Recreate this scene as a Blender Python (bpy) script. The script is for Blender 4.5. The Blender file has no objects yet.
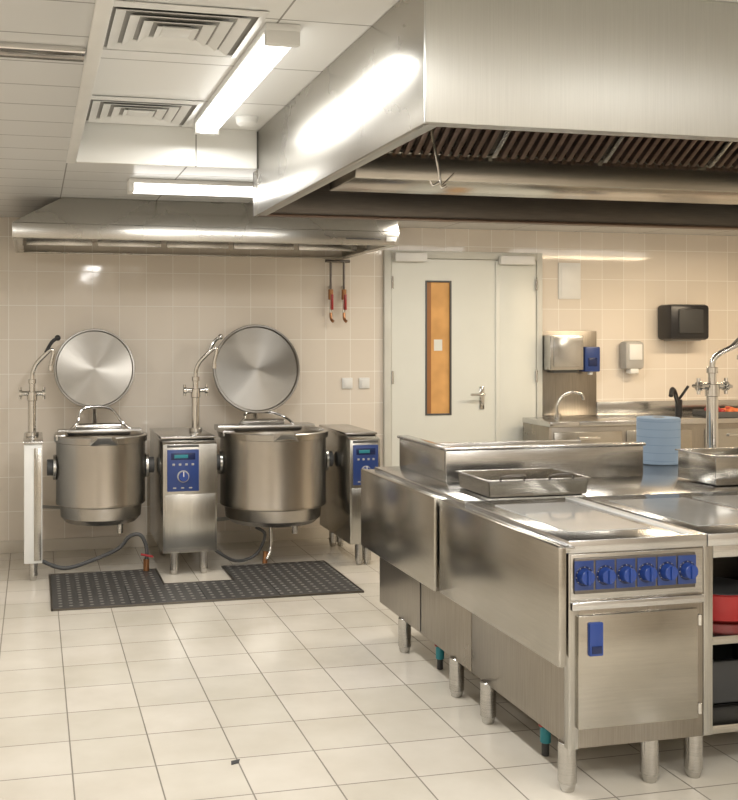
import bpy, bmesh, math, random
from mathutils import Vector, Matrix
random.seed(4)
scene = bpy.context.scene
try:
    scene.view_settings.view_transform = 'Standard'
except Exception:
    pass

# ------------------------------------------------------------------ materials
def new_mat(name):
    m = bpy.data.materials.new(name); m.use_nodes = True
    nt = m.node_tree
    return m, nt, nt.nodes['Principled BSDF']

def plain(name, col, rough=.5, metal=0., spec=.5, coat=0., emit=None, es=0., vary=.04):
    m, nt, b = new_mat(name)
    b.inputs['Roughness'].default_value = rough
    b.inputs['Metallic'].default_value = metal
    b.inputs['Specular IOR Level'].default_value = spec
    b.inputs['Coat Weight'].default_value = coat
    if emit:
        b.inputs['Emission Color'].default_value = (*emit, 1)
        b.inputs['Emission Strength'].default_value = es
    tc = nt.nodes.new('ShaderNodeTexCoord')
    n = nt.nodes.new('ShaderNodeTexNoise'); n.inputs['Scale'].default_value = 6
    r = nt.nodes.new('ShaderNodeValToRGB')
    r.color_ramp.elements[0].position = .3; r.color_ramp.elements[1].position = .7
    r.color_ramp.elements[0].color = (*[c*(1-vary) for c in col], 1)
    r.color_ramp.elements[1].color = (*[min(1, c*(1+vary)) for c in col], 1)
    nt.links.new(tc.outputs['Object'], n.inputs['Vector'])
    nt.links.new(n.outputs['Fac'], r.inputs['Fac'])
    nt.links.new(r.outputs['Color'], b.inputs['Base Color'])
    return m

def steel(name, col=(.53, .52, .50), rough=.23, stretch=(3, 3, 120), aniso=0., radial=False, bump=.02, var=.12):
    m, nt, b = new_mat(name)
    b.inputs['Metallic'].default_value = 1
    b.inputs['Anisotropic'].default_value = aniso
    tc = nt.nodes.new('ShaderNodeTexCoord')
    mp = nt.nodes.new('ShaderNodeMapping'); mp.inputs['Scale'].default_value = stretch
    n = nt.nodes.new('ShaderNodeTexNoise'); n.inputs['Scale'].default_value = 3; n.inputs['Detail'].default_value = 4
    nt.links.new(tc.outputs['Object'], mp.inputs['Vector']); nt.links.new(mp.outputs['Vector'], n.inputs['Vector'])
    n2 = nt.nodes.new('ShaderNodeTexNoise'); n2.inputs['Scale'].default_value = 2.2; n2.inputs['Detail'].default_value = 5
    nt.links.new(tc.outputs['Object'], n2.inputs['Vector'])
    mr = nt.nodes.new('ShaderNodeMapRange')
    mr.inputs['From Min'].default_value = .3; mr.inputs['From Max'].default_value = .7
    mr.inputs['To Min'].default_value = rough*.9; mr.inputs['To Max'].default_value = rough*1.15
    nt.links.new(n2.outputs['Fac'], mr.inputs['Value']); nt.links.new(mr.outputs['Result'], b.inputs['Roughness'])
    r = nt.nodes.new('ShaderNodeValToRGB')
    r.color_ramp.elements[0].position = .3; r.color_ramp.elements[1].position = .7
    r.color_ramp.elements[0].color = (*[c*(1-var) for c in col], 1)
    r.color_ramp.elements[1].color = (*[min(1, c*(1+var)) for c in col], 1)
    nt.links.new(n.outputs['Fac'], r.inputs['Fac']); nt.links.new(r.outputs['Color'], b.inputs['Base Color'])
    if bump > 0:
        bp = nt.nodes.new('ShaderNodeBump'); bp.inputs['Strength'].default_value = bump; bp.inputs['Distance'].default_value = .01
        nt.links.new(n.outputs['Fac'], bp.inputs['Height']); nt.links.new(bp.outputs['Normal'], b.inputs['Normal'])
    if radial:
        t = nt.nodes.new('ShaderNodeTangent'); t.direction_type = 'RADIAL'; t.axis = 'Z'
        nt.links.new(t.outputs['Tangent'], b.inputs['Tangent'])
    return m

def tiles(name, axes, off, w, h, c1, c2, mortar, ms=.003, rough=.2, dirt=0., bump=.3, wav=0.):
    m, nt, b = new_mat(name)
    g = nt.nodes.new('ShaderNodeNewGeometry')
    s = nt.nodes.new('ShaderNodeSeparateXYZ'); c = nt.nodes.new('ShaderNodeCombineXYZ')
    nt.links.new(g.outputs['Position'], s.inputs['Vector'])
    nt.links.new(s.outputs[axes[0]], c.inputs['X']); nt.links.new(s.outputs[axes[1]], c.inputs['Y'])
    ad = nt.nodes.new('ShaderNodeVectorMath'); ad.operation = 'SUBTRACT'; ad.inputs[1].default_value = (off[0]-w*40, off[1]-h*40, 0)
    nt.links.new(c.outputs['Vector'], ad.inputs[0])
    br = nt.nodes.new('ShaderNodeTexBrick'); br.offset = 0; br.squash = 1
    br.inputs['Scale'].default_value = 1; br.inputs['Brick Width'].default_value = w; br.inputs['Row Height'].default_value = h
    br.inputs['Mortar Size'].default_value = ms; br.inputs['Mortar Smooth'].default_value = .2
    br.inputs['Color1'].default_value = (*c1, 1); br.inputs['Color2'].default_value = (*c2, 1); br.inputs['Mortar'].default_value = (*mortar, 1)
    nt.links.new(ad.outputs['Vector'], br.inputs['Vector'])
    out = br.outputs['Color']
    n = nt.nodes.new('ShaderNodeTexNoise'); n.inputs['Scale'].default_value = 2.5; n.inputs['Detail'].default_value = 6
    nt.links.new(g.outputs['Position'], n.inputs['Vector'])
    if dirt > 0:
        mx = nt.nodes.new('ShaderNodeMix'); mx.data_type = 'RGBA'; mx.blend_type = 'MULTIPLY'
        rr = nt.nodes.new('ShaderNodeValToRGB')
        rr.color_ramp.elements[0].position = .3; rr.color_ramp.elements[1].position = .65
        rr.color_ramp.elements[0].color = (1-dirt, 1-dirt*1.1, 1-dirt*1.3, 1); rr.color_ramp.elements[1].color = (1, 1, 1, 1)
        nt.links.new(n.outputs['Fac'], rr.inputs['Fac'])
        mx.inputs['Factor'].default_value = 1
        nt.links.new(out, mx.inputs['A']); nt.links.new(rr.outputs['Color'], mx.inputs['B'])
        out = mx.outputs['Result']
    nt.links.new(out, b.inputs['Base Color'])
    mr = nt.nodes.new('ShaderNodeMapRange'); mr.inputs['To Min'].default_value = rough; mr.inputs['To Max'].default_value = .8
    nt.links.new(br.outputs['Fac'], mr.inputs['Value']); nt.links.new(mr.outputs['Result'], b.inputs['Roughness'])
    inv = nt.nodes.new('ShaderNodeMath'); inv.operation = 'SUBTRACT'; inv.inputs[0].default_value = 1
    nt.links.new(br.outputs['Fac'], inv.inputs[1])
    bp = nt.nodes.new('ShaderNodeBump'); bp.inputs['Strength'].default_value = bump; bp.inputs['Distance'].default_value = .003
    nt.links.new(inv.outputs[0], bp.inputs['Height'])
    if wav > 0:
        n3 = nt.nodes.new('ShaderNodeTexNoise'); n3.inputs['Scale'].default_value = 5; n3.inputs['Detail'].default_value = 1
        nt.links.new(g.outputs['Position'], n3.inputs['Vector'])
        b2 = nt.nodes.new('ShaderNodeBump'); b2.inputs['Strength'].default_value = wav; b2.inputs['Distance'].default_value = .01
        nt.links.new(n3.outputs['Fac'], b2.inputs['Height']); nt.links.new(bp.outputs['Normal'], b2.inputs['Normal'])
        nt.links.new(b2.outputs['Normal'], b.inputs['Normal'])
    else:
        nt.links.new(bp.outputs['Normal'], b.inputs['Normal'])
    return m

M_floor = tiles('floor_tiles', 'XY', (.135, .056), .3, .3, (.69, .645, .57), (.63, .59, .51), (.24, .215, .18), .0032, .22, .14, .3)
WT = ((.76, .69, .60), (.72, .65, .56), (.88, .85, .79))
M_wall = tiles('wall_tiles', 'XZ', (.02, .05), .2, .25, *WT, .0022, .07, 0, .15, .10)
M_wall_side = tiles('wall_tiles_side', 'YZ', (.02, .05), .2, .25, *WT, .0022, .07, 0, .15, .10)
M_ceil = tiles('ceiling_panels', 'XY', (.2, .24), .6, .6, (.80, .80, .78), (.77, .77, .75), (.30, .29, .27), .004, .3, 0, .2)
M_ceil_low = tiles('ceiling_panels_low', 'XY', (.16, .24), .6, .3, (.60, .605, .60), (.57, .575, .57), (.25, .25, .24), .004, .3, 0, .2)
M_bulk = tiles('bulkhead_panels', 'XZ', (.2, 2.0), .6, .7, (.80, .80, .77), (.78, .78, .75), (.35, .34, .31), .004, .3, 0, .2)
M_steel = steel('brushed_steel')
M_steelv = steel('brushed_steel_vertical', stretch=(120, 120, 2), col=(.48, .47, .44))
M_steel_panel = steel('steel_panel', col=(.44, .42, .38), rough=.21, stretch=(2, 2, 160), var=.06)
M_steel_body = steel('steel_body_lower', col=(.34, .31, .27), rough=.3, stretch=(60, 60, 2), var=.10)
M_steel_top = steel('steel_worktop', col=(.58, .58, .58), rough=.19, stretch=(4, 80, 4), var=.05)
M_steel_dark = steel('steel_dark', col=(.17, .155, .14), rough=.35)
M_greasy = steel('greasy_filter_steel', col=(.21, .15, .12), rough=.4)
M_hood = steel('hood_steel', col=(.53, .53, .505), rough=.40, stretch=(150, 150, 2), var=.04, bump=.008)
M_hood2 = steel('hood_steel_side', col=(.50, .485, .45), rough=.27, stretch=(150, 150, 2), var=.04, bump=.008)
M_radial = steel('steel_spun', col=(.47, .445, .41), rough=.24, stretch=(1, 1, 1), aniso=.8, radial=True, var=.03, bump=0)
M_lid = steel('steel_spun_lid', col=(.34, .325, .30), rough=.34, stretch=(1, 1, 1), aniso=.88, radial=True, var=.03, bump=0)
M_chrome = steel('chrome', col=(.64, .63, .61), rough=.12, var=.02, bump=0)
M_white = plain('white_enamel', (.76, .76, .74), .35)
M_door = plain('door_paint', (.70, .71, .66), .35, vary=.01)
M_frame = plain('door_frame_paint', (.60, .595, .54), .4)
M_black = plain('black_plastic', (.015, .015, .017), .3)
M_rubber = plain('dark_rubber', (.04, .04, .04), .6)
M_dgrey = plain('dark_grey', (.08, .08, .08), .5)
M_blue = plain('blue_panel', (.022, .05, .19), .3)
M_bluek = plain('blue_knob', (.02, .055, .25), .25)
M_blued = plain('blue_dark', (.010, .02, .08), .25)
M_lblue = plain('blue_paper', (.40, .53, .70), .9)
M_lblued = plain('blue_paper_edge', (.28, .40, .58), .9)
M_red = plain('red_plastic', (.35, .02, .02), .35)
M_teal = plain('teal_valve', (.02, .22, .27), .4)
M_copper = plain('copper_brass', (.35, .17, .08), .35, metal=.8)
M_orange = plain('food_orange', (.60, .15, .04), .5)
M_amber = plain('amber_window', (.42, .23, .09), .2, emit=(.65, .32, .09), es=.38, vary=.2)
M_amberd = plain('amber_window_edge', (.25, .11, .04), .3, emit=(.4, .15, .04), es=.2)
M_glass = plain('ceramic_hob_glass', (.46, .47, .47), .12, spec=.7, coat=.3)
M_diff = plain('lamp_diffuser', (1, 1, .97), .4, emit=(1, .985, .93), es=4.5)
M_grey = plain('grey_plastic', (.40, .39, .37), .45)
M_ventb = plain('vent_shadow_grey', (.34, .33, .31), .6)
M_skirt = plain('skirting', (.60, .55, .47), .35)

def grate_mat():
    m, nt, b = new_mat('perforated_grate')
    g = nt.nodes.new('ShaderNodeNewGeometry')
    sc = nt.nodes.new('ShaderNodeVectorMath'); sc.operation = 'SCALE'; sc.inputs['Scale'].default_value = 1/.06
    fr = nt.nodes.new('ShaderNodeVectorMath'); fr.operation = 'FRACTION'
    sp = nt.nodes.new('ShaderNodeSeparateXYZ'); cb = nt.nodes.new('ShaderNodeCombineXYZ')
    ds = nt.nodes.new('ShaderNodeVectorMath'); ds.operation = 'DISTANCE'; ds.inputs[1].default_value = (.5, .5, 0)
    lt = nt.nodes.new('ShaderNodeMath'); lt.operation = 'LESS_THAN'; lt.inputs[1].default_value = .2
    mx = nt.nodes.new('ShaderNodeMix'); mx.data_type = 'RGBA'
    mx.inputs['A'].default_value = (.075, .073, .07, 1); mx.inputs['B'].default_value = (.26, .25, .23, 1)
    L = nt.links.new
    L(g.outputs['Position'], sc.inputs[0]); L(sc.outputs[0], fr.inputs[0]); L(fr.outputs[0], sp.inputs[0])
    L(sp.outputs['X'], cb.inputs['X']); L(sp.outputs['Y'], cb.inputs['Y']); L(cb.outputs[0], ds.inputs[0])
    L(ds.outputs['Value'], lt.inputs[0]); L(lt.outputs[0], mx.inputs['Factor']); L(mx.outputs['Result'], b.inputs['Base Color'])
    b.inputs['Metallic'].default_value = .3; b.inputs['Roughness'].default_value = .5
    return m
M_grate = grate_mat()

# ------------------------------------------------------------------ builder
class B:
    def __init__(s, name):
        s.name = name; s.bm = bmesh.new(); s.mats = []
    def mi(s, m):
        if m not in s.mats: s.mats.append(m)
        return s.mats.index(m)
    def merge(s, t, mat, Mx=None):
        i = s.mi(mat)
        for f in t.faces: f.material_index = i
        if Mx is not None: bmesh.ops.transform(t, matrix=Mx, verts=t.verts)
        bmesh.ops.recalc_face_normals(t, faces=t.faces)
        me = bpy.data.meshes.new('tmp'); t.to_mesh(me); t.free()
        s.bm.from_mesh(me); bpy.data.meshes.remove(me)
        return s
    def box(s, x0, x1, y0, y1, z0, z1, mat, bev=.003, Mx=None):
        t = bmesh.new(); bmesh.ops.create_cube(t, size=1)
        for v in t.verts:
            v.co = Vector((x0+(v.co.x+.5)*(x1-x0), y0+(v.co.y+.5)*(y1-y0), z0+(v.co.z+.5)*(z1-z0)))
        bev = min(bev, .3*min(abs(x1-x0), abs(y1-y0), abs(z1-z0)))
        if bev > 0: bmesh.ops.bevel(t, geom=t.edges[:], offset=bev, segments=2, affect='EDGES', profile=.5)
        return s.merge(t, mat, Mx)
    def prism(s, pts, a, b, mat, axis='X', bev=.0):
        t = bmesh.new()
        def mk(p, k):
            if axis == 'X': return (k, p[0], p[1])
            if axis == 'Y': return (p[0], k, p[1])
            return (p[0], p[1], k)
        v0 = [t.verts.new(mk(p, a)) for p in pts]; v1 = [t.verts.new(mk(p, b)) for p in pts]
        t.faces.new(v0); t.faces.new(v1[::-1])
        for i in range(len(pts)):
            j = (i+1) % len(pts); t.faces.new((v0[i], v1[i], v1[j], v0[j]))
        if bev > 0: bmesh.ops.bevel(t, geom=t.edges[:], offset=bev, segments=2, affect='EDGES', profile=.5)
        return s.merge(t, mat)
    def hull8(s, lo, hi, z0, z1, mat, bev=.003):
        t = bmesh.new()
        def r(q, z): return [t.verts.new((q[0], q[2], z)), t.verts.new((q[1], q[2], z)), t.verts.new((q[1], q[3], z)), t.verts.new((q[0], q[3], z))]
        a = r(lo, z0); b = r(hi, z1)
        t.faces.new(a); t.faces.new(b[::-1])
        for i in range(4): t.faces.new((a[i], b[i], b[(i+1) % 4], a[(i+1) % 4]))
        if bev: bmesh.ops.bevel(t, geom=t.edges[:], offset=bev, segments=2, affect='EDGES', profile=.5)
        return s.merge(t, mat)
    def lathe(s, prof, mat, Mx=None, seg=64, closed=False):
        t = bmesh.new(); rings = []
        for r, z in prof:
            if r < 1e-6: rings.append([t.verts.new((0, 0, z))])
            else: rings.append([t.verts.new((r*math.cos(2*math.pi*i/seg), r*math.sin(2*math.pi*i/seg), z)) for i in range(seg)])
        n = len(rings)
        for k in range(n if closed else n-1):
            A, C = rings[k], rings[(k+1) % n]
            for i in range(seg):
                j = (i+1) % seg
                if len(A) == 1 and len(C) == 1: continue
                if len(A) == 1: t.faces.new((A[0], C[i], C[j]))
                elif len(C) == 1: t.faces.new((A[i], A[j], C[0]))
                else: t.faces.new((A[i], A[j], C[j], C[i]))
        return s.merge(t, mat, Mx)
    def cyl(s, p0, p1, r, mat, r2=None, seg=24, bev=.002):
        p0 = Vector(p0); p1 = Vector(p1); d = p1-p0; L = d.length
        r2 = r if r2 is None else r2; bv = min(bev, r*.3, r2*.3, L*.3)
        Mx = Matrix.Translation(p0) @ d.to_track_quat('Z', 'Y').to_matrix().to_4x4()
        return s.lathe([(0, 0), (r-bv, 0), (r, bv), (r2, L-bv), (r2-bv, L), (0, L)], mat, Mx, seg)
    def tube(s, pts, r, mat, seg=12, smooth=6):
        P = [Vector(p) for p in pts]; Q = []
        if smooth > 1 and len(P) > 2:
            for i in range(len(P)-1):
                a = P[max(i-1, 0)]; b = P[i]; c = P[i+1]; d = P[min(i+2, len(P)-1)]
                for k in range(smooth):
                    t = k/smooth
                    Q.append(.5*((2*b)+(c-a)*t+(2*a-5*b+4*c-d)*t*t+(3*b-a-3*c+d)*t**3))
            Q.append(P[-1])
        else: Q = P
        t = bmesh.new(); rings = []; up = None
        for i, p in enumerate(Q):
            tg = (Q[min(i+1, len(Q)-1)]-Q[max(i-1, 0)]).normalized()
            if up is None: up = tg.orthogonal().normalized()
            up = (up-tg*up.dot(tg)); up = up.normalized() if up.length > 1e-6 else tg.orthogonal().normalized()
            sd = tg.cross(up)
            rings.append([t.verts.new(p+r*(math.cos(2*math.pi*k/seg)*up+math.sin(2*math.pi*k/seg)*sd)) for k in range(seg)])
        for i in range(len(rings)-1):
            for k in range(seg):
                j = (k+1) % seg; t.faces.new((rings[i][k], rings[i][j], rings[i+1][j], rings[i+1][k]))
        t.faces.new(rings[0][::-1]); t.faces.new(rings[-1])
        return s.merge(t, mat)
    def sphere(s, c, r, mat, sc=(1, 1, 1), seg=20):
        t = bmesh.new(); bmesh.ops.create_uvsphere(t, u_segments=seg, v_segments=seg//2, radius=r)
        return s.merge(t, mat, Matrix.Translation(c) @ Matrix.Diagonal((*sc, 1)))
    def done(s, parent=None, origin=None, Mx=None):
        me = bpy.data.meshes.new(s.name)
        if origin is not None: bmesh.ops.translate(s.bm, verts=s.bm.verts, vec=-Vector(origin))
        s.bm.to_mesh(me); s.bm.free()
        for m in s.mats: me.materials.append(m)
        me.shade_smooth(); me.set_sharp_from_angle(angle=math.radians(35))
        o = bpy.data.objects.new(s.name, me); scene.collection.objects.link(o)
        if origin is not None: o.location = origin
        if Mx is not None: o.matrix_world = Mx
        if parent: o.parent = parent
        return o

def empty(name):
    e = bpy.data.objects.new(name, None); scene.collection.objects.link(e); return e

# ------------------------------------------------------------------ room shell
X0, X1, Y0, Y1 = -1.6, 7.2, -2.5, 7.5
ZL, ZH = 2.44, 2.63
B('floor').box(X0-.1, X1+.1, Y0-.1, Y1+.1, -.1, 0, M_floor, 0).done()
B('wall_back').box(X0-.1, X1+.1, Y1, Y1+.12, 0, 2.8, M_wall, 0).done()
B('wall_front').box(X0-.1, X1+.1, Y0-.12, Y0, 0, 2.8, M_wall, 0).done()
B('wall_left').box(X0-.12, X0, Y0, Y1, 0, 2.8, M_wall_side, 0).done()
B('wall_right').box(X1, X1+.12, Y0, Y1, 0, 2.8, M_wall_side, 0).done()
B('ceiling').box(.16, X1, Y0, 5.04, ZH, 2.8, M_ceil, 0).done()
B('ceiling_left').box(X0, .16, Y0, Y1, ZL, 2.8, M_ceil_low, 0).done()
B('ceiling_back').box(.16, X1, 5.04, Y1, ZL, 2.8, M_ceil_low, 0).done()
t = B('trim_1')
t.box(.155, .20, Y0, 5.03, ZL-.012, ZH, M_white, .002)
t.box(.20, 1.115, 5.015, 5.04, ZL-.005, ZH, M_bulk, .001)
t.done()
t = B('trim_2')
t.box(-1.6, .15, 3.04, 3.14, ZL-.02, ZL, M_chrome, .002)
t.done()
B('baseboard_back').box(X0, 2.66, Y1-.012, Y1, 0, .09, M_skirt, .003).box(4.13, X1, Y1-.012, Y1, 0, .09, M_skirt, .003).done()

# ------------------------------------------------------------------ lamps and added fill lights
LK = .84
def batten(cx, cy, z, L, ax, power, col=(1, .98, .945), w=.12, h=.07, size=None):
    b = B('fluorescent_or_fill')  # serves the real ceiling lamps and the added fill lights alike
    z -= .001
    if ax == 'Y': xa, xb, ya, yb = cx-w/2, cx+w/2, cy-L/2, cy+L/2
    else: xa, xb, ya, yb = cx-L/2, cx+L/2, cy-w/2, cy+w/2
    b.box(xa, xb, ya, yb, z-.025, z, M_white, .003)
    e = .03
    if ax == 'Y':
        b.hull8((xa+.022, xb-.022, ya+e, yb-e), (xa+.006, xb-.006, ya+e, yb-e), z-h, z-.025, M_diff, .004)
        b.box(xa, xb, ya, ya+e, z-h-.003, z-.02, M_white, .006); b.box(xa, xb, yb-e, yb, z-h-.003, z-.02, M_white, .006)
    else:
        b.hull8((xa+e, xb-e, ya+.022, yb-.022), (xa+e, xb-e, ya+.006, yb-.006), z-h, z-.025, M_diff, .004)
        b.box(xa, xa+e, ya, yb, z-h-.003, z-.02, M_white, .006); b.box(xb-e, xb, ya, yb, z-h-.003, z-.02, M_white, .006)
    o = b.done()
    ld = bpy.data.lights.new('tube_or_fill_lamp', 'AREA'); ld.shape = 'RECTANGLE'
    ld.size = w if ax == 'Y' else L; ld.size_y = L if ax == 'Y' else w
    ld.energy = power*LK; ld.color = col
    lo = bpy.data.objects.new('tube_or_fill_light', ld); scene.collection.objects.link(lo)
    lo.location = (cx, cy, z-h-.02); lo.parent = o
    return o
batten(.82, 4.05, ZH, 1.55, 'Y', 36)
batten(1.18, 5.55, ZL, 1.35, 'X', 16)
batten(3.2, 6.2, ZL, 1.55, 'X', 26, (1, .93, .82))
batten(5.2, 6.1, ZL, 1.55, 'X', 46, (1, .78, .52))
batten(5.9, 3.4, ZH, 1.55, 'Y', 36, (1, .87, .68))  # this and the battens below: unseen fixtures added as fill
batten(-.8, 4.9, ZL, 1.55, 'Y', 20)
batten(.82, 1.0, ZH, 1.55, 'Y', 44)  # from here on soft fill near and behind the camera, housings made up
batten(2.6, .5, ZH, 1.55, 'X', 44)
batten(-.7, .8, ZL, 1.55, 'Y', 18)
batten(.82, -1.3, ZH, 1.55, 'Y', 34)
batten(2.6, -1.3, ZH, 1.55, 'Y', 38)
batten(4.6, .5, ZH, 1.55, 'Y', 36)

def vent(cx, cy, z, s):
    b = B('ceiling_air_vent')
    k = 5
    for i in range(k):
        a = s/2*(1-i*.185); w = s*.066 if i else s*.05
        for q in range(4):
            R = Matrix.Translation((cx, cy, 0)) @ Matrix.Rotation(q*math.pi/2, 4, 'Z')
            t = bmesh.new()
            zi, zo = (z-.003, z-.014) if i else (z-.012, z-.004)
            pts = [(-a, -a, zo), (a, -a, zo), (a-w, -a+w, zi), (-a+w, -a+w, zi)]
            vs = [t.verts.new(p) for p in pts]; f = t.faces.new(vs)
            r = bmesh.ops.extrude_face_region(t, geom=[f])
            for e in r['geom']:
                if isinstance(e, bmesh.types.BMVert): e.co.z -= .003
            b.merge(t, M_white, R)
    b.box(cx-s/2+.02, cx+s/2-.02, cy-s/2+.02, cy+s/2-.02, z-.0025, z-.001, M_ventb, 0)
    b.box(cx-.05, cx+.05, cy-.05, cy+.05, z-.014, z-.003, M_white, .003)
    b.done()
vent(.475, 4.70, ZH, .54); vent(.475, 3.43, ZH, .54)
B('smoke_detector').lathe([(0, -.045), (.03, -.045), (.05, -.03), (.055, 0), (0, 0)], M_white, Matrix.Translation((1.0, 4.72, ZH-.001))).done()

# ------------------------------------------------------------------ back hood
h = B('kettle_exhaust_hood')
hx0, hx1, hy0, hy1 = -.13, 2.37, 6.29, 7.495
zb, zl = 2.18, 2.27
h.box(hx0, hx1, hy0, hy0+.02, zb, zl, M_hood2, .002)
h.box(hx0, hx0+.02, hy0+.0205, hy1, zb, zl, M_hood2, .002)
h.box(hx1-.02, hx1, hy0+.0205, hy1, zb, zl, M_hood2, .002)
h.box(hx0+.021, hx1-.021, hy0+.021, hy0+.06, zb+.001, zb+.010, M_hood2, .002)
h.box(hx0+.021, hx0+.06, hy0+.061, hy1-.061, zb+.001, zb+.010, M_hood2, .002)
h.box(hx1-.06, hx1-.021, hy0+.061, hy1-.061, zb+.001, zb+.010, M_hood2, .002)
h.box(hx0+.021, hx1-.021, hy1-.06, hy1, zb+.001, zb+.010, M_hood2, .002)
h.hull8((hx0, hx1, hy0, hy1), (.17, hx1, hy0+.06, hy1), zl+.001, ZL-.001, M_hood2, .003)
for i in range(5):
    xx = hx0+.08+i*.48
    h.box(xx, xx+.44, 7.0, 7.03, zb+.02, zl+.0, M_steel, .002)
h.box(2.28, 2.35, hy0-.004, hy0-.0005, 2.205, 2.235, M_white, .001)
h.box(2.0, 2.24, hy0-.003, hy0-.0005, 2.215, 2.223, M_dgrey, .001)
h.done()

# ------------------------------------------------------------------ big island hood
h = B('island_exhaust_hood')
ax, bx, ay, by, zb, zt2 = 1.12, 4.3, 2.75, 5.13, 2.2, ZH-.002
h.box(ax, bx, ay, ay+.02, zb, zt2, M_hood, .002)
h.box(ax, ax+.02, ay+.0205, 5.01, zb, zt2, M_hood2, .002)
h.box(ax, ax+.02, 5.0105, by-.0205, zb, ZL-.006, M_hood2, .002)
h.box(bx-.02, bx, ay+.0205, 5.01, zb, zt2, M_hood, .002)
h.box(bx-.02, bx, 5.0105, by-.0205, zb, ZL-.006, M_hood, .002)
h.box(ax, bx, by-.02, by, zb, ZL-.006, M_steel_dark, .002)
h.box(ax+.021, bx-.021, ay+.021, 5.0, 2.60, 2.61, M_steel_dark, .0)
h.box(ax+.021, bx-.021, ay+.021, ay+.06, zb+.001, zb+.014, M_hood, .002)
h.box(ax+.021, bx-.021, by-.06, by-.021, zb+.001, zb+.014, M_greasy, .002)
h.box(ax+.021, ax+.06, ay+.061, by-.061, zb+.001, zb+.014, M_hood, .002)
h.box(bx-.06, bx-.021, ay+.061, by-.061, zb+.001, zb+.014, M_hood, .002)
fx0, fx1 = 1.3, 4.2
h.prism([(3.35, 2.598), (3.80, 2.31), (4.12, 2.31), (4.57, 2.598)], fx0, fx1, M_steel_dark, 'X')
h.box(fx0-.06, fx1, 3.78, 4.14, 2.2, 2.312, M_steel_panel, .004)
sl = Vector((0, .45, -.29)); L = sl.length; ang = math.atan2(-.29, .45)
n = int((fx1-fx0)/.042)
for i in range(n):
    x = fx0+.01+i*.042
    Mx = Matrix.Translation((x, 3.35, 2.595)) @ Matrix.Rotation(ang, 4, 'X')
    h.box(0, .02, 0.03, L-.03, .0, .028 if i % 12 else .036, M_steelv if i % 12 == 0 else M_greasy, .002, Mx @ Matrix.Translation((0, 0, -.028)))
h.box(fx0, fx1, 3.36, 3.39, 2.55, 2.585, M_steel, .002)
h.prism([(3.76, 2.316), (3.76, 2.345), (3.80, 2.335), (3.80, 2.316)], fx0, fx1, M_steel, 'X')
h.tube([(1.36, 3.3, 2.60), (1.36, 3.3, 2.42), (1.365, 3.3, 2.30), (1.38, 3.3, 2.22), (1.395, 3.3, 2.14), (1.40, 3.3, 2.10), (1.42, 3.3, 2.105)], .005, M_chrome, 8)
h.tube([(1.40, 3.3, 2.12), (1.37, 3.3, 2.105), (1.36, 3.3, 2.12)], .004, M_chrome, 8)
h.tube([(1.40, 3.3, 2.10), (1.45, 3.3, 2.15)], .003, M_chrome, 8, 1)
h.done()

# ------------------------------------------------------------------ door
d = B('door_1')
dx0, dx1, dz = 2.69, 4.055, 2.255
yf = Y1-.002
d.box(dx0, dx0+.06, yf-.035, yf, 0, dz, M_frame, .003)
d.box(dx1-.05, dx1, yf-.035, yf, 0, dz, M_frame, .003)
d.box(dx0+.061, dx1-.051, yf-.035, yf, dz-.06, dz, M_frame, .003)
wx0, wx1, wz0, wz1 = 3.036, 3.259, .945, 2.02
lx0, lx1 = dx0+.065, 3.648
ly0, ly1 = yf-.026, yf-.001
d.box(lx0, wx0, ly0, ly1, .01, dz-.065, M_door, .0)
d.box(wx1, lx1, ly0, ly1, .01, dz-.065, M_door, .0)
d.box(wx0, wx1, ly0, ly1, .01, wz0, M_door, .0)
d.box(wx0, wx1, ly0, ly1, wz1, dz-.065, M_door, .0)
d.box(wx0+.005, wx1-.005, yf-.010, yf-.004, wz0, wz1, M_amber, 0)
fw = .014
d.box(wx0, wx0+fw, ly0-.006, ly0+.01, wz0, wz1, M_dgrey, .002); d.box(wx1-fw, wx1, ly0-.006, ly0+.01, wz0, wz1, M_dgrey, .002)
d.box(wx0+fw, wx1-fw, ly0-.006, ly0+.01, wz0, wz0+fw, M_dgrey, .002); d.box(wx0+fw, wx1-fw, ly0-.006, ly0+.01, wz1-fw, wz1, M_dgrey, .002)
d.box(wx0+.08, wx0+.15, yf-.0125, yf-.0105, 1.46, 1.55, M_door, 0)
d.box(wx0+fw, wx0+.055, yf-.012, yf-.0105, wz0+fw, wz1-fw, M_amberd, 0)
d.box(3.656, dx1-.055, ly0, ly1, .01, dz-.065, M_door, .002)
d.box(3.64, 3.672, ly0-.01, ly0-.0005, .02, dz-.07, M_door, .002)
d.box(2.76, 3.03, yf-.09, yf-.037, 2.165, 2.235, M_white, .008)
d.box(3.66, 3.96, yf-.09, yf-.037, 2.155, 2.225, M_white, .008)
d.box(3.50, 3.54, ly0-.01, ly0-.0005, .99, 1.17, M_chrome, .004)
d.tube([(3.52, ly0-.005, 1.11), (3.52, ly0-.05, 1.11), (3.50, ly0-.06, 1.11), (3.40, ly0-.06, 1.108)], .010, M_chrome, 12, 4)
d.cyl((3.52, ly0-.02, 1.03), (3.52, ly0, 1.03), .012, M_chrome)
for zz in (.25, 1.2, 1.95):
    d.cyl((2.757, ly0-.012, zz), (2.757, ly0-.012, zz+.1), .009, M_chrome)
    d.cyl((4.0, ly0-.012, zz), (4.0, ly0-.012, zz+.1), .009, M_chrome)
d.done()

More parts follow.
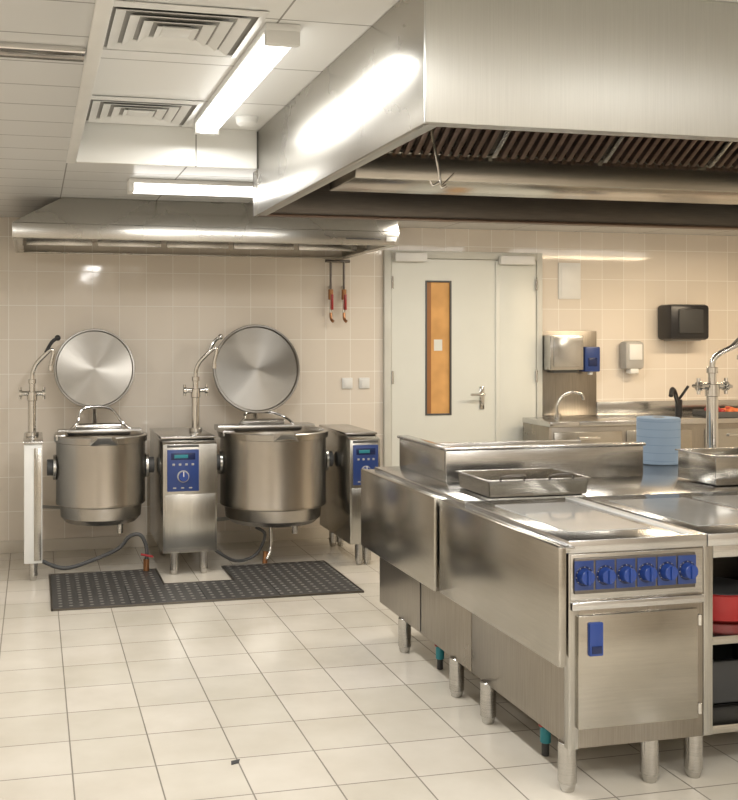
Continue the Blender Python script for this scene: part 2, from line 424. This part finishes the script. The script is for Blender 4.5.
# ------------------------------------------------------------------ wall fittings
YW = Y1-.001
b = B('access_panel')
b.box(4.214, 4.415, YW-.012, YW, 1.885, 2.183, M_white, .003).box(4.235, 4.394, YW-.016, YW-.011, 1.906, 2.162, M_white, .002); b.done()
b = B('paper_towel_dispenser')
b.box(5.13, 5.50, YW-.2, YW, 1.545, 1.842, M_black, .03)
b.box(5.20, 5.43, YW-.212, YW-.19, 1.60, 1.80, M_rubber, .01)
b.box(5.18, 5.45, YW-.15, YW-.03, 1.535, 1.55, M_grey, .003); b.done()
b = B('soap_dispenser')
b.box(4.77, 4.95, YW-.11, YW, 1.30, 1.535, M_grey, .03)
b.box(4.80, 4.92, YW-.118, YW-.10, 1.38, 1.51, M_white, .01)
b.box(4.82, 4.90, YW-.10, YW-.03, 1.265, 1.31, M_white, .01); b.done()
b = B('steel_towel_box')
b.box(4.06, 4.36, YW-.15, YW-.015, 1.30, 1.585, M_steel, .008)
b.box(4.09, 4.33, YW-.155, YW-.145, 1.33, 1.57, M_steel_top, .004)
b.box(4.10, 4.32, YW-.13, YW-.03, 1.28, 1.305, M_dgrey, .003); b.done()
b = B('glove_dispenser')
b.box(4.39, 4.53, YW-.12, YW-.014, 1.285, 1.49, M_blue, .01).box(4.42, 4.50, YW-.125, YW-.11, 1.33, 1.40, M_blued, .004)
b.cyl((4.46, YW-.08, 1.26), (4.46, YW-.08, 1.29), .02, M_white); b.done()
b = B('light_switch')
for x in (2.393, 2.533):
    b.box(x-.043, x+.043, YW-.012, YW, 1.165, 1.25, M_white, .004).box(x-.03, x+.03, YW-.017, YW-.01, 1.178, 1.237, M_white, .003)
b.done()
b = B('gas_pipes')
for x in (2.245, 2.352):
    b.cyl((x, YW-.05, 2.16), (x, YW-.05, 1.92), .010, M_steel_dark)
    b.cyl((x, YW-.05, 1.94), (x, YW-.05, 1.86), .020, M_copper)
    b.cyl((x, YW-.05, 1.88), (x, YW-.05, 1.74), .012, M_chrome)
    b.tube([(x, YW-.05, 1.76), (x, YW-.06, 1.71), (x+.01, YW-.08, 1.69)], .012, M_copper, 10, 4)
    b.box(x-.008, x+.008, YW-.10, YW-.06, 1.78, 1.90, M_red, .003)
    b.cyl((x, YW-.05, 1.96), (x, YW, 1.96), .012, M_chrome)
b.cyl((2.2, YW-.05, 2.16), (2.40, YW-.05, 2.16), .012, M_steel_dark)
b.done()

b = B('stainless_sink_counter')
cy0 = 6.95
b.box(3.84, 4.09, cy0, YW-.10, .88, .92, M_steel_top, .004)
b.box(4.09, 5.55, cy0, YW, .88, .92, M_steel_top, .004)
b.box(3.84, 3.86, cy0+.02, YW-.11, .0, .88, M_steel_body, .002)
b.box(3.86, 7.0, cy0+.023, cy0+.04, .12, .88, M_steel_body, .002)
b.box(6.15, 7.0, cy0, YW, .88, .92, M_steel_top, .004)
b.box(5.55, 6.15, cy0, cy0+.1, .88, .92, M_steel_top, .002); b.box(5.55, 6.15, YW-.1, YW, .88, .92, M_steel_top, .002)
b.box(5.55, 6.15, cy0+.1, YW-.1, .70, .72, M_steel_dark, .002)
b.box(4.06, 4.56, YW-.012, YW, .92, 1.62, M_steel_body, .002)
b.box(4.56, 7.0, YW-.02, YW, .92, 1.03, M_steel, .002)
b.box(6.98, 7.0, cy0+.041, YW-.01, 0, .88, M_steel_panel, .002)
for x in (3.88, 4.5, 5.2, 5.9, 6.4):
    b.box(x, x+.58, cy0+.008, cy0+.022, .16, .84, M_steel_panel, .004)
    b.cyl((x+.04, cy0+.1, 0), (x+.04, cy0+.1, .13), .025, M_chrome)
    b.box(x+.2, x+.38, cy0-.012, cy0+.01, .78, .80, M_chrome, .003)
b.done()
b = B('gooseneck_faucet')
b.cyl((4.07, 7.25, .921), (4.07, 7.25, .96), .028, M_chrome)
b.tube([(4.07, 7.25, .95), (4.07, 7.25, 1.03), (4.11, 7.24, 1.10), (4.18, 7.22, 1.13), (4.25, 7.2, 1.115), (4.27, 7.2, 1.07)], .013, M_chrome, 12)
b.done()
b = B('lever_faucet')
b.cyl((5.13, 7.2, .921), (5.13, 7.2, 1.06), .028, M_black)
b.tube([(5.13, 7.2, 1.0), (5.06, 7.15, 1.12), (5.0, 7.1, 1.15), (4.96, 7.06, 1.10)], .018, M_black, 12)
b.tube([(5.13, 7.2, 1.06), (5.15, 7.18, 1.1), (5.16, 7.12, 1.17)], .011, M_black, 10, 3)
b.done()
b = B('vegetable_tray')
b.box(5.35, 6.05, 7.03, 7.33, .921, .935, M_dgrey, .003)
for q in ((5.35, 6.05, 7.03, 7.045), (5.35, 6.05, 7.315, 7.33), (5.35, 5.365, 7.045, 7.315), (6.035, 6.05, 7.045, 7.315)):
    b.box(*q, .93, .965, M_dgrey, .003)
for i in range(30):
    b.sphere((5.4+random.random()*.6, 7.09+random.random()*.18, .955+random.random()*.02), .028, random.choice([M_orange, M_red, M_orange]), (1, 1, .8), 12)
b.done()

# ------------------------------------------------------------------ kettles
def foot(b, x, y, z1, r=.028):
    b.cyl((x, y, .03), (x, y, z1), r, M_steel, seg=24)
    b.cyl((x, y, 0.0005), (x, y, .035), r*.72, M_steel, r2=r*.95, seg=24)

def ctrl(b, x0, x1, y, z0, z1):
    b.box(x0, x1, y-.012, y+.002, z0, z1, M_blue, .008)
    w = x1-x0; hh = z1-z0
    b.box(x0+.12*w, x1-.12*w, y-.015, y-.008, z0+.76*hh, z1-.08*hh, M_blued, .003)
    b.box(x0+.22*w, x1-.35*w, y-.016, y-.012, z0+.80*hh, z1-.12*hh, M_teal, .001)
    for i in range(4):
        b.box(x0+(.16+.2*i)*w, x0+(.24+.2*i)*w, y-.016, y-.008, z0+.62*hh, z0+.67*hh, M_grey, .002)
    b.cyl((x0+.5*w, y-.035, z0+.36*hh), (x0+.5*w, y-.01, z0+.36*hh), .15*w, M_bluek, seg=32)
    b.cyl((x0+.5*w, y-.014, z0+.36*hh), (x0+.5*w, y-.011, z0+.36*hh), .19*w, M_grey, seg=32)
    b.box(x0+.485*w, x0+.515*w, y-.037, y-.03, z0+.36*hh, z0+.48*hh, M_white, .001)
    for i in range(3):
        b.box(x0+(.18+.25*i)*w, x0+(.28+.25*i)*w, y-.016, y-.008, z0+.07*hh, z0+.10*hh, M_grey, .002)

def pedestal(x0, x1, px0, px1):
    b = B('kettle_control_pedestal')
    y0, y1, z0, z1 = 6.53, 7.28, .15, .895
    b.prism([(y0, z0), (y1, z0), (y1, z1-.005), (y0+.10, z1-.005), (y0, z1-.03)], x0, x1, M_steelv, 'X', .004)
    b.box(x0-.004, x1+.004, y0+.08, y1+.004, z1-.004, z1+.012, M_steel, .003)
    b.box(x0+.012, x1-.012, y0-.004, y0+.002, z0+.03, z1-.36, M_steelv, .002)
    ctrl(b, px0, px1, y0-.001, .556, .83)
    b.box(px0, px1, y0-.006, y0, .845, .86, M_dgrey, .001)
    for x in (x0+.08, x1-.08):
        foot(b, x, y0+.05, z0+.01); foot(b, x, y1-.08, z0+.01)
    b.done()
pedestal(.823, 1.182, .849, 1.06)
pedestal(2.105, 2.325, 2.125, 2.305)
b = B('kettle_support_pillar')
b.box(-.063, .052, 6.56, 7.2, .12, .885, M_white, .006)
b.box(-.068, .057, 6.55, 7.21, .886, .90, M_steel, .003)
b.box(.0, .046, 6.553, 6.559, .14, .86, M_steel_panel, .001)
foot(b, -.005, 6.62, .13); foot(b, -.005, 7.1, .13)
b.done()

def mixer_faucet(x, y, z, s=1., knob=M_black, ext=0., flat=1.):
    b = B('mixer_faucet')
    if ext > 0:
        b.cyl((x, y, z), (x, y, z+.03), .05*s, M_chrome); b.cyl((x, y, z+.02), (x, y, z+ext+.01), .026*s, M_chrome); z += ext
    def P(dx, dy, dz):
        if dz > .40: dz = .40+(dz-.40)*flat
        return (x+dx*s, y+dy*s, z+dz*s)
    if ext == 0: b.cyl(P(0, 0, 0), P(0, 0, .03), .045*s, M_chrome)
    b.cyl(P(0, 0, 0 if ext else .02), P(0, 0, .24), .028*s, M_chrome)
    b.cyl(P(0, 0, .24), P(0, 0, .30), .034*s, M_chrome)
    b.cyl(P(-.075, 0, .29), P(.075, 0, .29), .016*s, M_chrome)
    for sg in (-1, 1):
        b.cyl(P(.065*sg, 0, .29), P(.085*sg, 0, .29), .024*s, M_chrome)
        b.tube([P(.078*sg, -.04, .29), P(.078*sg, .04, .29)], .009*s, M_chrome, 8, 1)
        b.tube([P(.078*sg, 0, .25), P(.078*sg, 0, .33)], .009*s, M_chrome, 8, 1)
    b.cyl(P(0, 0, .29), P(0, 0, .36), .020*s, M_chrome)
    b.cyl(P(0, 0, .355), P(0, 0, .385), .027*s, M_chrome)
    b.tube([P(0, 0, .37), P(.004, 0, .43), P(.03, -.01, .49), P(.08, -.03, .545), P(.11, -.04, .575)], .014*s, M_chrome, 12)
    b.tube([P(.105, -.04, .57), P(.13, -.05, .585), P(.14, -.05, .565), P(.128, -.05, .51), P(.122, -.05, .475)], .012*s, M_chrome, 12)
    b.cyl(P(.124, -.05, .48), P(.122, -.05, .44), .017*s, M_chrome)
    b.tube([P(.09, -.035, .565), P(.13, -.045, .635), P(.165, -.05, .66)], .012*s, knob, 10, 4)
    b.sphere(P(.168, -.05, .663), .02*s, knob)
    return b.done()
mixer_faucet(-.013, 6.92, .901)
mixer_faucet(1.10, 6.92, .908, knob=M_chrome)

def kettle(cx, cy, R, zt, zb0, lidR, lidc, lidt):
    e = empty('tilting_boiling_kettle')
    b = B('kettle_body')
    prof = [(0, zb0), (R*.55, zb0+.003), (R*.80, zb0+.015), (R*.90, zb0+.05), (R*.92, zb0+.13), (R*.99, zb0+.135), (R*1.005, zb0+.14), (R*1.005, zb0+.155), (R, zb0+.16),
            (R, zt-.06), (R*1.0, zt-.05), (R*1.04, zt-.045), (R*1.05, zt-.005), (R*1.04, zt), (R*.97, zt), (R*.95, zt-.03), (R*.93, zt-.2), (R*.85, zt-.42), (R*.4, zt-.47), (0, zt-.47)]
    b.lathe([(r, z-zt) for r, z in prof], M_radial, Matrix.Translation((cx, cy, zt)), 96)
    b.done(parent=e, origin=(cx, cy, zt))
    b = B('kettle_fittings')
    t = bmesh.new()
    y = cy-R*.95
    vs = [(cx-.10, y+.01, zt+.003), (cx+.10, y+.01, zt+.003), (cx+.05, y-.06, zt+.010), (cx-.05, y-.06, zt+.010)]
    lo = [(cx-.09, y-.02, zt-.05), (cx+.09, y-.02, zt-.05), (cx+.045, y-.055, zt-.006), (cx-.045, y-.055, zt-.006)]
    V = [t.verts.new(p) for p in vs]; W = [t.verts.new(p) for p in lo]
    t.faces.new(V); t.faces.new(W[::-1])
    for i in range(4): t.faces.new((V[i], W[i], W[(i+1) % 4], V[(i+1) % 4]))
    b.merge(t, M_steel)
    b.box(cx-R*.95, cx+R*1.0, cy+R*.62, cy+R*1.02, zt-.03, zt+.012, M_steel, .006)
    b.cyl((cx-.16, cy+R*.85, zt+.03), (cx+.16, cy+R*.85, zt+.03), .022, M_chrome)
    lx, ly, lz = lidc
    lb = lz-lidR*.98
    b.tube([(cx-.20, cy+R*.70, zt+.01), (cx-.15, cy+R*.72, zt+.06), (lx-.08, ly-.035, lb+.0), (lx+.10, ly-.035, lb+.0), (cx+.16, cy+R*.72, zt+.06), (cx+.22, cy+R*.70, zt+.01)], .010, M_chrome, 10, 5)
    b.tube([(lx, cy+R*.85, zt+.02), (lx, ly+.06, lb), (lx, ly+.07, lz)], .018, M_steel, 10, 4)
    for sg in (-1, 1):
        b.cyl((cx+sg*R*.97, cy, zt-.22), (cx+sg*(R+.06), cy, zt-.22), .055, M_dgrey)
        b.cyl((cx+sg*(R+.0), cy, zt-.22), (cx+sg*(R+.02), cy, zt-.22), .085, M_steel)
    b.box(cx-R*1.02, cx-R*.8, cy-.12, cy+.12, zt-.03, zt+.008, M_steel, .004)
    b.cyl((cx+.12, cy-R*.4, zb0-.06), (cx+.12, cy-R*.4, zb0+.03), .02, M_steel)
    b.done(parent=e)
    b = B('kettle_lid')
    r = lidR
    b.lathe([(0, .050), (r*.5, .047), (r*.93, .036), (r*.965, .030), (r, .022), (r*1.0, -.004), (r*.985, -.012), (r*.955, -.012), (r*.94, -.002), (r*.93, .004), (r*.6, .006), (0, .007)], M_lid, None, 96)
    Mx = Matrix.Translation((lx, ly, lz)) @ Matrix.Rotation(math.radians(-lidt), 4, 'X') @ Matrix.Rotation(math.radians(-90), 4, 'X')
    lid = b.done()
    lid.parent = e; lid.matrix_world = Mx
    return e
kettle(.445, 6.9, .30, .91, .31, .285, (.42, 7.2, 1.345), 4)
kettle(1.652, 6.9, .375, .915, .26, .33, (1.61, 7.24, 1.335), 6)

b = B('kettle_drain_hose')
b.tube([(.05, 6.72, .10), (.2, 6.7, .05), (.4, 6.75, .09), (.55, 6.72, .16), (.62, 6.70, .24), (.69, 6.68, .25), (.73, 6.68, .17), (.73, 6.68, .06)], .013, M_dgrey, 10)
b.cyl((.73, 6.68, .011), (.73, 6.68, .09), .02, M_copper)
b.tube([(.69, 6.64, .13), (.77, 6.64, .11)], .008, M_red, 8, 1)
b.tube([(.0, 7.4, .35), (.35, 7.42, .32), (.7, 7.4, .36)], .012, M_grey, 8)
b.done()
b = B('kettle_drain_hose')
b.tube([(1.15, 7.35, .28), (1.35, 7.4, .20), (1.6, 7.38, .24), (1.8, 7.4, .20), (2.0, 7.38, .30)], .014, M_grey, 10)
b.tube([(1.2, 6.72, .12), (1.35, 6.75, .03), (1.5, 6.78, .06), (1.56, 6.75, .20), (1.5, 6.78, .25)], .011, M_dgrey, 10)
b.tube([(1.6, 6.75, .25), (1.6, 6.74, .12), (1.56, 6.7, .04)], .012, M_steel, 10)
b.cyl((1.55, 6.72, .005), (1.56, 6.73, .09), .018, M_copper)
b.done()

# floor grate
b = B('floor_drain_grate')
P = [(.10, 5.85), (1.97, 5.85), (1.97, 6.70), (1.25, 6.70), (1.25, 6.30), (.80, 6.30), (.80, 6.72), (.10, 6.72)]
b.prism(P, .001, .010, M_grate, 'Z')
for i in range(len(P)):
    p, q = P[i], P[(i+1) % len(P)]
    x0, x1 = sorted((p[0], q[0])); y0, y1 = sorted((p[1], q[1]))
    b.box(x0-.005, x1+.005, y0-.005, y1+.005, .0005, .0125, M_steel_dark, .001)
for x in (.55, 1.0, 1.45):
    b.box(x, x+.006, 5.86, 6.29, .009, .0115, M_rubber, 0)
b.done()

# ------------------------------------------------------------------ cooking island
b = B('cooking_range_island')
IX0, IX1, IY0, IY1, ZT = 1.77, 4.28, 3.08, 5.05, .88
b.box(IX0-.008, 2.30, IY0-.012, 3.90, .835, ZT, M_steel_top, .005)
b.box(2.303, 3.15, IY0-.012, 3.90, .835, ZT, M_steel_top, .005)
b.box(3.153, IX1, IY0-.012, 3.90, .835, ZT, M_steel_top, .005)
b.box(IX0-.008, 3.35, 3.903, IY1, .835, ZT, M_steel_top, .005)
b.box(3.351, 3.50, 3.903, IY1, .835, ZT, M_steel_top, .004)
b.box(4.15, IX1, 3.903, IY1, .835, ZT, M_steel_top, .004)
b.box(3.50, 4.15, 3.903, 4.15, .835, ZT, M_steel_top, .004)
b.box(3.50, 4.15, 4.72, IY1, .835, ZT, M_steel_top, .004)
b.box(3.51, 4.14, 4.16, 4.71, .62, .64, M_steel, .004)
for q in ((3.49, 3.505, 4.156, 4.714), (4.145, 4.16, 4.156, 4.714), (3.49, 4.16, 4.14, 4.155), (3.49, 4.16, 4.715, 4.73)):
    b.box(*q, .62, .90, M_steel, .003)
b.box(1.84, 2.17, 3.20, 3.78, ZT-.002, ZT+.002, M_glass, 0)
b.box(2.215, 2.262, 3.09, 3.88, ZT-.002, ZT+.004, M_white, .001)
b.box(2.36, 2.72, 3.20, 3.78, ZT-.002, ZT+.002, M_glass, 0)
b.box(2.76, 3.10, 3.20, 3.78, ZT-.002, ZT+.002, M_glass, 0)
zb = .165
b.box(IX0+.015, 2.295, IY0+.004, 3.885, zb, .834, M_steel_body, .003)
b.box(IX0+.015, 3.45, 3.89, 5.03, zb, .834, M_steel_body, .003)
b.box(3.451, IX1, 3.89, 5.03, zb, .60, M_steel_panel, .003)
b.box(3.15, IX1, IY0+.004, 3.885, zb, .834, M_steel_panel, .003)
b.box(IX0, IX0+.04, IY0, IY0+.03, zb-.001, .834, M_steelv, .003)
b.box(2.297, 2.335, IY0+.004, 3.88, zb, .834, M_steelv, .003)
b.box(3.11, 3.149, IY0+.004, 3.88, zb, .834, M_steelv, .003)
b.box(2.336, 3.109, 3.85, 3.885, zb, .834, M_steel_dark, .002)
for z in (zb, .48): b.box(2.336, 3.109, IY0+.01, 3.849, z, z+.03, M_steel_panel, .003)
b.box(2.336, 3.109, IY0+.004, IY0+.03, .79, .834, M_steel, .003)
for y in (4.45,):
    b.box(IX0+.012, IX0+.016, y, y+.004, zb+.01, .82, M_dgrey, 0)
b.box(1.705, 1.735, 3.03, 4.040, .465, .868, M_steel_panel, .006)
b.box(1.690, 1.720, 4.060, 5.06, .465, .872, M_steel_panel, .006)
for y0, y1 in ((3.03, 4.04), (4.06, 5.06)):
    b.box(1.722, 1.768, y0+.002, y1-.002, .855, .867, M_steel_top, .003)
    b.cyl((1.748, y0+.02, .852), (1.748, y1-.02, .852), .012, M_steel)
    for y in (y0+.1, y1-.15): b.box(1.735, 1.785, y, y+.05, .52, .80, M_steel_dark, .002)
b.box(1.90, 2.95, 4.42, 4.44, ZT, 1.03, M_steel, .003)
b.box(1.90, 1.92, 4.441, 5.04, ZT, 1.03, M_steel, .003)
b.box(1.89, 2.96, 4.41, 4.47, 1.031, 1.045, M_steel_top, .004)
b.box(1.89, 1.95, 4.471, 5.05, 1.031, 1.045, M_steel_top, .004)
b.box(1.92, 2.95, 5.0, 5.04, ZT, 1.0, M_steel, .003)
yf = IY0+.004
b.box(1.776, 2.290, yf-.006, yf+.002, .672, .83, M_steel, .003)
b.box(1.787, 2.256, yf-.014, yf, .695, .818, M_steel_dark, .004)
for i in range(6):
    x = 1.822+i*.0795; z = .757
    b.box(x-.036, x+.036, yf-.0165, yf-.012, z-.048, z+.052, M_blue, .002)
    b.cyl((x, yf-.019, z), (x, yf-.012, z), .034, M_blued, seg=32)
    b.cyl((x, yf-.045, z), (x, yf-.015, z), .025, M_bluek, r2=.028, seg=32)
    b.box(x-.005, x+.005, yf-.052, yf-.04, z-.024, z+.024, M_bluek, .002)
    for a in range(-4, 5):
        aa = math.radians(a*32+90)
        b.box(x+.0315*math.cos(aa)-.0012, x+.0315*math.cos(aa)+.0012, yf-.0205, yf-.018, z+.0315*math.sin(aa)-.0012, z+.0315*math.sin(aa)+.0012, M_grey, 0)
b.box(1.776, 2.290, yf-.018, yf, .640, .668, M_steel_top, .005)
b.box(1.80, 2.265, yf-.016, yf, .235, .622, M_steel_panel, .005)
b.box(1.835, 1.888, yf-.030, yf-.012, .485, .600, M_bluek, .006)
b.box(1.843, 1.880, yf-.033, yf-.028, .495, .52, M_blued, .003)
for z in (.27, .58): b.cyl((2.272, yf-.012, z-.02), (2.272, yf-.012, z+.02), .008, M_chrome)
b.box(3.18, 3.70, yf-.016, yf, .235, .80, M_steel, .005); b.box(3.73, 4.25, yf-.016, yf, .235, .80, M_steel, .005)
for x in (1.80, 2.12, 2.297, 2.75, 3.13, 3.7, 4.2):
    foot(b, x, 3.14, zb+.005, .032)
for x, y in ((1.80, 3.76), (1.80, 4.07), (1.80, 4.70), (2.3, 4.7), (3.0, 4.7), (3.7, 4.7), (4.2, 4.7), (2.3, 3.8), (3.0, 3.8), (4.2, 3.8)):
    foot(b, x, y, zb+.005, .032)
for y in (3.42, 4.42):
    x = 1.87
    b.cyl((x, y, .10), (x, y, zb+.01), .012, M_grey)
    b.cyl((x, y, .05), (x, y, .11), .020, M_teal)
    b.box(x-.025, x+.025, y-.01, y+.01, .11, .118, M_red, .002)
    b.cyl((x, y, .0005), (x, y, .06), .014, M_rubber)
b.done()

b = B('red_cooking_pot')
b.lathe([(0, 0), (.13, 0), (.145, .01), (.15, .10), (.155, .105), (.145, .108), (.135, .02), (0, .015)], M_red, Matrix.Translation((2.54, 3.35, .511)), 48)
b.tube([(2.40, 3.35, .59), (2.37, 3.35, .60), (2.37, 3.39, .60), (2.405, 3.40, .59)], .007, M_black, 8, 4)
b.cyl((2.54, 3.35, .61), (2.54, 3.35, .62), .15, M_rubber)
b.done()
b = B('storage_crate')
b.box(2.37, 2.9, 3.25, 3.7, .197, .21, M_dgrey, .003)
for q in ((2.37, 2.9, 3.25, 3.265), (2.37, 2.9, 3.685, 3.7), (2.37, 2.385, 3.265, 3.685), (2.885, 2.9, 3.265, 3.685)):
    b.box(*q, .197, .36, M_rubber, .003)
b.done()

b = B('steel_roasting_pan')
x0, x1, y0, y1, z0, z1 = 1.89, 2.36, 3.94, 4.26, .885, .955
b.box(x0+.01, x1-.01, y0+.01, y1-.01, z0, z0+.006, M_steel_top, .002)
b.hull8((x0+.006, x1-.006, y0+.006, y0+.010), (x0, x1, y0, y0+.004), z0, z1, M_steel_panel, 0)
b.hull8((x0+.006, x1-.006, y1-.010, y1-.006), (x0, x1, y1-.004, y1), z0, z1, M_steel_panel, 0)
b.hull8((x0+.006, x0+.010, y0+.006, y1-.006), (x0, x0+.004, y0, y1), z0, z1, M_steel_panel, 0)
b.hull8((x1-.010, x1-.006, y0+.006, y1-.006), (x1-.004, x1, y0, y1), z0, z1, M_steel_panel, 0)
for q in ((x0-.008, x1+.008, y0-.008, y0+.002), (x0-.008, x1+.008, y1-.002, y1+.008), (x0-.008, x0+.002, y0+.003, y1-.003), (x1-.002, x1+.008, y0+.003, y1-.003)):
    b.box(*q, z1-.003, z1+.003, M_steel_top, .001)
for xa in (1.94, 2.17):
    b.tube([(xa, y0-.005, z1), (xa+.01, y0-.02, z1+.022), (xa+.10, y0-.022, z1+.022), (xa+.11, y0-.005, z1)], .006, M_steel_dark, 8, 4)
b.done()

b = B('gastronorm_container')
x0, x1, y0, y1, z0, z1 = 3.06, 3.40, 4.02, 4.30, .886, 1.02
b.box(x0+.01, x1-.01, y0+.01, y1-.01, z0, z0+.006, M_steel, .002)
for q in ((x0, x1, y0, y0+.006), (x0, x1, y1-.006, y1), (x0, x0+.006, y0+.007, y1-.007), (x1-.006, x1, y0+.007, y1-.007)):
    b.box(*q, z0, z1, M_steel_panel, .002)
for q in ((x0-.01, x1+.01, y0-.01, y0+.002), (x0-.01, x1+.01, y1-.002, y1+.01), (x0-.01, x0+.002, y0+.003, y1-.003), (x1-.002, x1+.01, y0+.003, y1-.003)):
    b.box(*q, z1-.003, z1+.004, M_steel_top, .001)
b.done()

b = B('blue_paper_roll')
RT = Matrix.Translation((3.33, 4.85, ZT+.001))
b.lathe([(.03, 0), (.108, 0), (.113, .004), (.113, .245), (.108, .25), (.03, .25)], M_lblue, RT, 64, closed=True)
b.lathe([(.026, .001), (.031, .001), (.031, .252), (.026, .252)], M_grey, RT, 32, closed=True)
for k in range(6):
    z = .02+k*.042
    b.lathe([(.1125, z), (.1137, z+.001), (.1137, z+.0025), (.1125, z+.0035)], M_lblued, RT, 64)
b.done()
mixer_faucet(3.69, 4.88, ZT+.001, 1.12, knob=M_chrome, ext=.09, flat=.55)

b = B('leaf_debris')
b.prism([(.705, 3.60), (.735, 3.61), (.745, 3.64), (.71, 3.63)], .0005, .003, M_rubber, 'Z'); b.done()

# ------------------------------------------------------------------ world, camera
w = bpy.data.worlds.new('World'); scene.world = w; w.use_nodes = True
w.node_tree.nodes['Background'].inputs[0].default_value = (.9, .85, .75, 1)
w.node_tree.nodes['Background'].inputs[1].default_value = .3
cam = bpy.data.cameras.new('Camera'); co = bpy.data.objects.new('Camera', cam); scene.collection.objects.link(co)
co.location = (0, 0, 1.57); co.rotation_euler = (math.radians(90), 0, math.radians(-12.95))
cam.sensor_fit = 'VERTICAL'; cam.sensor_height = 24; cam.sensor_width = 24
cam.lens = 1000/800*24
cam.shift_x = 105/800; cam.shift_y = -63/800
cam.clip_start = .05
scene.camera = co
